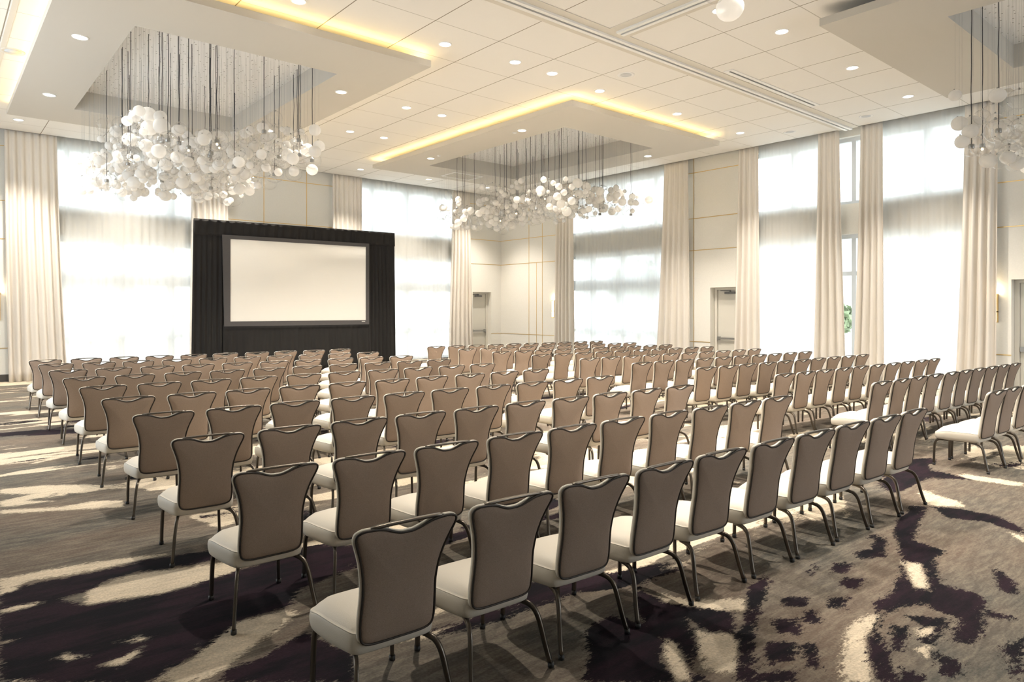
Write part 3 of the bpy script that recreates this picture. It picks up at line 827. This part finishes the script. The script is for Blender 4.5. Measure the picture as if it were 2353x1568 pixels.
def speaker(x, y, label, r=.15, m='white'):
    t = thing('ceiling_speaker', label, 'speaker', (x, y, C_), 0, 'round speakers in the ceiling')
    MB().lathe([(.0005,.002),(r*.72,.002),(r*.78,-.004),(r*.97,-.008),(r,.002),(r,.008),(.0005,.008)], 32).obj('grille_ring', M[m], t)
    MB().lathe([(.0005,-.006),(r*.66,-.004),(r*.66,.003),(.0005,.003)], 32).obj('grille', M['frame_white'], t)
speaker(9.46, 8.01, 'round white ceiling speaker near the wall track', .15)
speaker(1.03, 13.7, 'large round speaker at the far left of the ceiling', .17, 'track_paint')
speaker(15.45, 6.37, 'round ceiling speaker right of the wall track near the right windows', .14)
speaker(15.45, 8.10, 'round ceiling speaker left of the wall track near the right windows', .14)
for x, y, lab in [(9.94, 11.62, 'small sprinkler disc beside the nearer tray downlight'), (9.95, 14.62, 'small sprinkler disc beside the farther tray downlight')]:
    t = thing('sprinkler', lab, 'sprinkler', (x, y, ZT-.002), 0, 'sprinklers on the far right tray')
    MB().lathe([(.0005,-.012),(.038,-.012),(.038,-.004),(.055,-.002),(.055,.004),(.0005,.004)], 20).obj('cover_plate', M['white'], t)
# long slot diffuser and return grilles
t = thing('slot_diffuser', 'long white slot air diffuser beside the wall track', 'air vent', (12.24, 6.70, C_), 0)
mb = MB(); mb.box(-1.6, 1.6, -.085, -.022, -.012, .006); mb.box(-1.6, 1.6, .022, .085, -.012, .006); mb.box(-1.6, -1.56, -.022, .022, -.012, .006); mb.box(1.56, 1.6, -.022, .022, -.012, .006)
mb.obj('vent_frame', M['white'], t); MB().box(-1.56, 1.56, -.022, .022, -.002, .005).obj('vent_slot', M['closer'], t)
def grille(x, y, sx, sy, label, nl=14, dark=False, z=ZT-.001):
    t = thing('return_grille', label, 'air vent', (x, y, z), 0, 'return grilles in the ceiling')
    mb = MB(); w = .04
    mb.box(-sx, sx, -sy, -sy+w, -.012, .004); mb.box(-sx, sx, sy-w, sy, -.012, .004); mb.box(-sx, -sx+w, -sy+w, sy-w, -.012, .004); mb.box(sx-w, sx, -sy+w, sy-w, -.012, .004)
    mb.obj('vent_frame', M['white'], t)
    mb = MB(); n = nl
    for k in range(n):
        x0 = -sx+w+(2*sx-2*w)*(k+.15)/n
        mb.box(x0, x0+(2*sx-2*w)*.6/n, -sy+w, sy-w, -.006, .002)
    mb.obj('louvres', M['track_paint'], t)
    MB().box(-sx+w, sx-w, -sy+w, sy-w, -.001, .003).obj('vent_back', M['slot'] if dark else M['closer'], t)
grille(12.0, 16.42, .52, .36, 'white return grille under the far right tray, beyond the chandelier')
grille(3.72, 16.42, .52, .36, 'white return grille under the left tray, behind the globes')
grille(15.66, 3.90, .20, .16, 'small dark louvred vent at the far right, above the drape top', 7, True, CEIL-.001)

# ------------------------------------------------------------------ chandeliers
def globe_mesh(name, mats, nu=22, nv=13):
    mb = MB(); rings = []
    for k in range(1, nv):
        a = math.pi*k/nv; rings.append([(math.sin(a)*math.cos(2*math.pi*i/nu), math.sin(a)*math.sin(2*math.pi*i/nu), math.cos(a)) for i in range(nu)])
    mb.rings(rings); mb.fan(rings[0], (0,0,1), True); mb.fan(rings[-1], (0,0,-1))
    mb.lathe([(.0005,.97),(.11,.97),(.10,1.10),(.05,1.16),(.0005,1.16)], 8, 1)
    return mb
frost_mb = globe_mesh('frosted_globe', None); clear_mb = globe_mesh('clear_globe', None)
frost_me = frost_mb.mesh('frosted_globe', [M['frost'], M['steel']]); clear_me = clear_mb.mesh('clear_globe', [M['clear'], M['steel']])
sock_me = MB().lathe([(.0005,.0),(.034,.0),(.036,.005),(.036,.05),(.03,.056),(.006,.06),(.006,.11),(.0005,.11)], 12).mesh('lamp_holder', M['steel'])
bulb_me = MB().lathe([(.0005,.0),(.012,.004),(.016,.016),(.012,.03),(.0005,.034)], 10).mesh('bulb', M['bulb'])

def chandelier(label, x0, x1, y0, y1, n_f, n_c, n_cord, seed, low=4.04, rng=None, viewer=(0,0)):
    cx_, cy_ = (x0+x1)/2, (y0+y1)/2
    t = thing('glass_globe_chandelier', label, 'chandelier', (cx_, cy_, ZC), 0, 'glass globe chandeliers')
    rnd = random.Random(seed); put = []
    def spot(r, deep=None):
        for _ in range(60):
            if rng: x = rnd.uniform(rng[0], rng[1]); y = rnd.uniform(rng[2], rng[3])
            else: x = rnd.uniform(x0+.05, x1-.05); y = rnd.uniform(y0+.05, y1-.05)
            q = max(abs(x-cx_)/(x1-x0), abs(y-cy_)/(y1-y0))*2
            wav = .10*math.sin(1.9*x+seed)+.09*math.sin(1.3*y+seed*2)
            z = low+.5*wav+(.66+wav)*rnd.random()**1.2
            if rnd.random() < .03: z += rnd.uniform(.1, .4)
            if all((x-a)**2+(y-b)**2+(z-c)**2 > (.72*(r+s))**2 for a, b, c, s in put):
                put.append((x, y, z, r)); return x, y, z
        return None
    cl, fr = [], []
    for _ in range(n_c):
        r = rnd.choice([.06,.075,.09,.10,.11,.13,.15,.17]); p = spot(r)
        if p: cl.append((*p, r))
    for _ in range(n_f):
        r = rnd.choice([.045,.055,.06,.07,.075,.08,.09,.10,.115]); p = spot(r)
        if p: fr.append((*p, r))
    key = lambda g: -g[3]/math.hypot(g[0]-viewer[0], g[1]-viewer[1])
    cl.sort(key=key); fr.sort(key=key)
    for lst, nm, me, src, mats in ((cl, 'clear_globe', clear_me, clear_mb, [M['clear'], M['steel']]), (fr, 'frosted_globe', frost_me, frost_mb, [M['frost'], M['steel']])):
        for x, y, z, r in lst[:100]:
            link(nm, me, t, (x-cx_, y-cy_, z-ZC), (rnd.uniform(-.25,.25), rnd.uniform(-.25,.25), rnd.uniform(0,6)), (r, r, r*rnd.uniform(.9,1.0)))
        rest = lst[100:]
        if rest:
            mb = MB()
            for x, y, z, r in rest:
                o = len(mb.v); mb.v += [(a*r+x-cx_, b*r+y-cy_, c*r+z-ZC) for a, b, c in src.v]
                mb.f += [tuple(i+o for i in f) for f in src.f]; mb.m += src.m; mb.s += src.s
            tag(mb.obj(nm+'_mass', mats, t), kind='stuff')
    # thin suspension wires
    mb = MB()
    for x, y, z, r in cl+fr:
        mb.tube([(x-cx_, y-cy_, z-ZC+r*1.1), (x-cx_, y-cy_, 0)], .0010, 4, caps=False)
    for _ in range((n_c+n_f)//6):
        x = rnd.uniform(x0+.05, x1-.05) if not rng else rnd.uniform(*rng[:2]); y = rnd.uniform(y0+.05, y1-.05) if not rng else rnd.uniform(*rng[2:])
        mb.tube([(x-cx_, y-cy_, low+.9-ZC), (x-cx_, y-cy_, 0)], .0009, 4, caps=False)
    tag(mb.obj('suspension_wires', M['wire'], t), kind='stuff')
    # dark cords carrying the lamp holders inside the larger clear globes
    big = [g for g in cl if g[3] >= .09][:n_cord]
    for i, (x, y, z, r) in enumerate(big):
        zz = z-.02; px, py = x-cx_, y-cy_
        pts = [(px, py, zz-ZC+.1)]
        L_ = ZC-zz-.1
        for k in range(1, 7):
            j = .006 if k < 6 else 0
            pts.append((px+rnd.uniform(-j, j), py+rnd.uniform(-j, j), zz-ZC+.1+L_*k/6))
        MB().tube(pts, .0052, 6).obj('cord', M['cord'], t)
        link('lamp_holder', sock_me, t, (px, py, zz-ZC-.01))
        if i % 6 == 0: link('bulb', bulb_me, t, (px, py, zz-ZC-.045))
    return t
T0, T1, T2, T3 = TRAYS
chandelier('large cloud chandelier of clear and frosted glass globes, front left near the screen', *T0[4:], 300, 210, 36, 5)
chandelier('globe chandelier hanging in the far right corner tray', *T1[4:], 320, 220, 40, 8)
chandelier('globe chandelier cropped by the right edge of the photo', *T2[4:], 170, 115, 26, 13, low=3.92, rng=(10.46, 13.3, .3, 3.2))
chandelier('globe chandelier of which only the lowest globes show at the top edge', *T3[4:], 40, 22, 6, 21, low=4.22, rng=(4.1, 5.12, 1.9, 3.2))

# ------------------------------------------------------------------ chairs
def outline():
    half = [(0,.334),(.07,.334),(.125,.337),(.160,.350),(.176,.378),(.180,.43),(.178,.50),(.176,.56),(.182,.63),(.197,.70),(.218,.76),(.233,.80),(.236,.825),(.226,.843),(.200,.853),(.165,.853),(.130,.850),(.10,.843),(.07,.831),(.04,.820),(.018,.816),(0,.816)]
    pts = half + [(-x, z) for x, z in half[-2:0:-1]]
    return [(p.x, p.y) for p in catmull([(x, z, 0) for x, z in pts], 2, True)]
OUT = outline()
def inset(P, d):
    n = len(P); out = []
    for i in range(n):
        a, b = Vector(P[i-1]), Vector(P[(i+1) % n]); t = (b-a).normalized(); nrm = Vector((-t.y, t.x))
        out.append((P[i][0]+nrm.x*d, P[i][1]+nrm.y*d))
    return out
def yrear(z): return interp(z, [.30,.38,.46,.55,.65,.75,.82,.86], [.088,.080,.072,.060,.040,.012,-.014,-.028])
def back_ring(ins, dy, sc_=1.0):
    P = inset(OUT, ins); c = (0, .57)
    P = [(c[0]+(x-c[0])*sc_, c[1]+(z-c[1])*sc_) for x, z in P]
    return [(x, yrear(z)+dy, z) for x, z in P]
def chair_meshes():
    D = {}
    # backrest shell (cream): rolled edge and padded front
    mb = MB(); rs = [back_ring(.012,.006), back_ring(.004,.008), back_ring(0,.013), back_ring(0,.024), back_ring(.004,.031), back_ring(.012,.036), back_ring(.01,.046,.8), back_ring(.01,.052,.45)]
    mb.rings(rs); mb.fan(rs[-1], (0, yrear(.57)+.054, .57)); D['backrest'] = mb.mesh('backrest', M['cream'])
    mb = MB(); rs = [back_ring(.008,.008), back_ring(.011,.002), back_ring(.018,-.003), back_ring(.02,-.008,.9), back_ring(.02,-.013,.65), back_ring(.02,-.016,.3)]
    mb.rings(rs); mb.fan(rs[-1], (0, yrear(.57)-.017, .57)); D['back_panel'] = mb.mesh('back_panel', M['taupe'])
    D['piping'] = MB().tube(back_ring(.0075, .001), .0055, 6, closed=True).mesh('piping', M['piping'])
    # flat metal grip bridging the dip in the top edge
    pts = [(x, yrear(.85)+.014, z) for x, z in ((-.168,.849),(-.13,.852),(-.07,.853),(0,.8535),(.07,.853),(.13,.852),(.168,.849))]
    pr = [(math.copysign(abs(math.cos(a))**.6, math.cos(a))*.62, math.copysign(abs(math.sin(a))**.6, math.sin(a))) for a in [2*math.pi*k/10 for k in range(10)]]
    D['handle'] = MB().tube(catmull(pts, 2), [.006]+[.0115]*11+[.006], prof=pr).mesh('handle', M['chair_metal'])
    # seat
    half = [(0,.100),(.10,.101),(.160,.107),(.186,.124),(.203,.175),(.220,.26),(.232,.35),(.237,.42),(.231,.475),(.208,.511),(.16,.527),(.08,.534),(0,.536)]
    sp_ = half + [(-x, y) for x, y in half[-2:0:-1]]
    SO = [(p.x, p.y) for p in catmull([(x, y, 0) for x, y in sp_], 2, True)]
    def sring(ins, z, s=1.0, droop=0.0, zadd=0.0):
        P = inset(SO, ins); c = (0, .31)
        P = [(x*s, c[1]+(y-c[1])*s) for x, y in P]
        def g(y): t = min(1, max(0, (y-.36)/.17)); return t*t*(3-2*t)
        def rear(y): t = min(1, max(0, (.2-y)/.12)); return t*t*(3-2*t)
        return [(x, y, z-droop*g(y)-zadd*rear(y)) for x, y in P]
    mb = MB(); rs = [sring(.04,.2965), sring(.012,.298), sring(.002,.306), sring(-.003,.330), sring(-.004,.360,1,.010), sring(-.001,.386,1,.024,.004), sring(.003,.393,1,.028,.006), sring(.0085,.3945,1,.028,.006), sring(.013,.400,1,.028,.006), sring(.013,.416,.92,.026,.008), sring(.013,.432,.78,.016,.008), sring(.013,.443,.52,.0,.002), sring(.013,.448,.24)]
    mb.rings(rs, cap0=True); mb.fan(rs[-1], (0,.31,.4485)); mb.tube(sring(.003,.3935,1,.028,.006), .0032, 5, closed=True); D['seat'] = mb.mesh('seat', M['cream'])
    D['seat_frame'] = MB().rings([sring(.06,.286), sring(.05,.288), sring(.05,.300)], True, True, smooth=False).mesh('seat_frame', M['black_plastic'])
    rp = [(math.copysign(abs(math.cos(a))**.5, math.cos(a)), math.copysign(abs(math.sin(a))**.5, math.sin(a))*.8) for a in [2*math.pi*k/12 for k in range(12)]]
    for s in (-1, 1):
        rear = catmull([(s*.150,.19,.289),(s*.165,.14,.289),(s*.182,.092,.278),(s*.194,.062,.245),(s*.204,.045,.19),(s*.216,.024,.10),(s*.228,.0,.016)], 3)
        D['leg_rear', s] = MB().tube(rear, .0125, prof=rp).mesh('leg', M['chair_metal'])
        D['leg_front', s] = MB().tube(catmull([(s*.160,.40,.289),(s*.172,.46,.289),(s*.185,.500,.280),(s*.192,.520,.25),(s*.195,.527,.19),(s*.198,.529,.10),(s*.200,.530,.016)], 3), .0125, prof=rp).mesh('leg', M['chair_metal'])
        D['foot_rear', s] = MB().lathe([(.0005,0),(.013,0),(.0155,.003),(.0155,.024),(.0005,.024)], 12, 0, (s*.229,-.002,0)).mesh('foot_cap', M['black_plastic'])
        D['foot_front', s] = MB().lathe([(.0005,0),(.013,0),(.0155,.003),(.0155,.024),(.0005,.024)], 12, 0, (s*.200,.530,0)).mesh('foot_cap', M['black_plastic'])
    return D
CH = chair_meshes()
def make_chair():
    t = thing('banquet_chair', 'chair', 'chair')
    link('seat', CH['seat'], t); tag(link('seat_frame', CH['seat_frame'], t), 'black seat frame')
    tag(link('backrest', CH['backrest'], t), 'cream padded backrest')
    tag(link('back_panel', CH['back_panel'], t), 'taupe tweed back panel')
    link('piping', CH['piping'], t); tag(link('handle', CH['handle'], t), 'pewter grip handle')
    for k in ('rear', 'front'):
        for s in (-1, 1):
            lg = link('leg', CH['leg_'+k, s], t); link('foot_cap', CH['foot_'+k, s], lg)
    return t
def copy_tree(o, parent=None, skip=()):
    c = o.copy(); col.objects.link(c); c.parent = parent
    for ch in o.children:
        if ch.name.split('.')[0] not in skip: copy_tree(ch, c, skip)
    return c
ROWS_L = [((1.49,2.43),(6.43,2.26)),((1.46,3.70),(6.37,3.45)),((1.46,4.94),(6.46,4.68)),((1.49,6.26),(6.56,5.97)),((1.49,7.56),(6.61,7.25)),((1.49,8.85),(6.65,8.54)),((1.50,10.12),(6.65,9.76)),((1.50,11.50),(6.61,10.93)),((1.53,12.89),(6.64,12.22)),((1.51,13.99),(6.69,13.52))]
ROWS_R = [((8.60,2.22),(13.28,2.02)),((8.64,3.38),(13.14,3.15)),((8.70,4.62),(13.26,4.34)),((8.78,5.89),(13.44,5.60)),((8.77,7.09),(13.51,6.75)),((8.83,8.31),(13.54,7.90)),((8.82,9.53),(13.57,9.09)),((8.84,10.72),(13.56,10.24)),((8.85,11.91),(13.62,11.41)),((8.89,13.15),(13.63,12.58))]
ORD = ['first','second','third','fourth','fifth','sixth','seventh','eighth','ninth','tenth']
ROWN = ['nearest row','second nearest row','third nearest row','fourth nearest row','fifth nearest row','fifth farthest row','fourth farthest row','third farthest row','second farthest row','farthest row']
proto = None; rj = random.Random(77)
for side, rows in (('left', ROWS_L), ('right', ROWS_R)):
    for r, (a, b) in enumerate(rows):
        for i in range(10):
            if side == 'right' and r == 0 and i > 2: break
            u = i/9; x = a[0]+(b[0]-a[0])*u; y = a[1]+(b[1]-a[1])*u
            if proto is None: proto = make_chair(); c = proto
            else: c = copy_tree(proto, skip=('foot_cap',) if math.hypot(x, y) > 9.5 else ())
            c.location = (x+rj.uniform(-.008,.008), y+rj.uniform(-.01,.01), 0)
            c.rotation_euler = (0, 0, R(-3.0+rj.uniform(-1.2,1.2)))
            pos = 'leftmost' if i == 0 else ('rightmost' if i == 9 else ORD[i]+' from the left')
            c['label'] = 'taupe backed cream banquet chair, %s in the %s, %s block' % (pos, ROWN[r], side)
            c['group'] = 'rows of banquet chairs'

# ------------------------------------------------------------------ outside the windows
struct(MB().box(-60, 90, YW+TH+.06, 90, -.12, -.04).box(XW+TH+.06, 90, -60, YW+TH+.06, -.12, -.04).obj('ground_terrace', M['concrete']))
def tree(x, y, h, r, label, seed):
    t = thing('tree', label, 'tree', (x, y, -.04), 0, 'trees outside the windows')
    rnd = random.Random(seed)
    MB().tube([(0,0,0),(.05,.02,h*.3),(0,.05,h*.62)], [.16,.12,.07], 8).obj('trunk', M['bark'], t)
    mb = MB()
    for _ in range(700):
        d = Vector((rnd.gauss(0,1), rnd.gauss(0,1), rnd.gauss(0,1))).normalized()*r*rnd.random()**.4
        c = Vector((d.x, d.y, h*.7+d.z*.8)); n = Vector((rnd.gauss(0,1), rnd.gauss(0,1), rnd.gauss(0,1))).normalized()
        u = n.orthogonal().normalized()*.22; w = n.cross(u).normalized()*.12
        mb.add([tuple(c-u), tuple(c+w), tuple(c+u), tuple(c-w)], [(0,1,2,3)])
    tag(mb.obj('foliage', M['leaf'], t), kind='stuff')
tree(4.2, 27.5, 3.9, 1.5, 'green tree dimly visible through the sheer left of the screen', 1)
tree(31.5, 14.4, 1.9, .9, 'green tree seen in the narrow uncurtained window gap', 2)
tree(30, 7.0, 4.6, 1.8, 'tree dimly visible through the rightmost sheer', 3)
tree(27.5, 22.5, 4.2, 1.6, 'tree dimly visible through the sheer next to the corner', 4)
b = thing('building', 'pale building seen faintly through the narrow window gap', 'building', (46, 20, -.04), R(-60))
MB().box(-9, 9, 0, 8, 0, 6.2).obj('wall', M['stucco'], b)
MB().box(-9.4, 9.4, -.4, 8.4, 6.2, 6.6).obj('roof', M['concrete'], b)
for k in range(6):
    for z in (1.0, 3.9):
        w = MB().box(-7.9+k*2.8, -6.3+k*2.8, -.06, .02, z, z+1.5).obj('window', M['far_glass'], b)
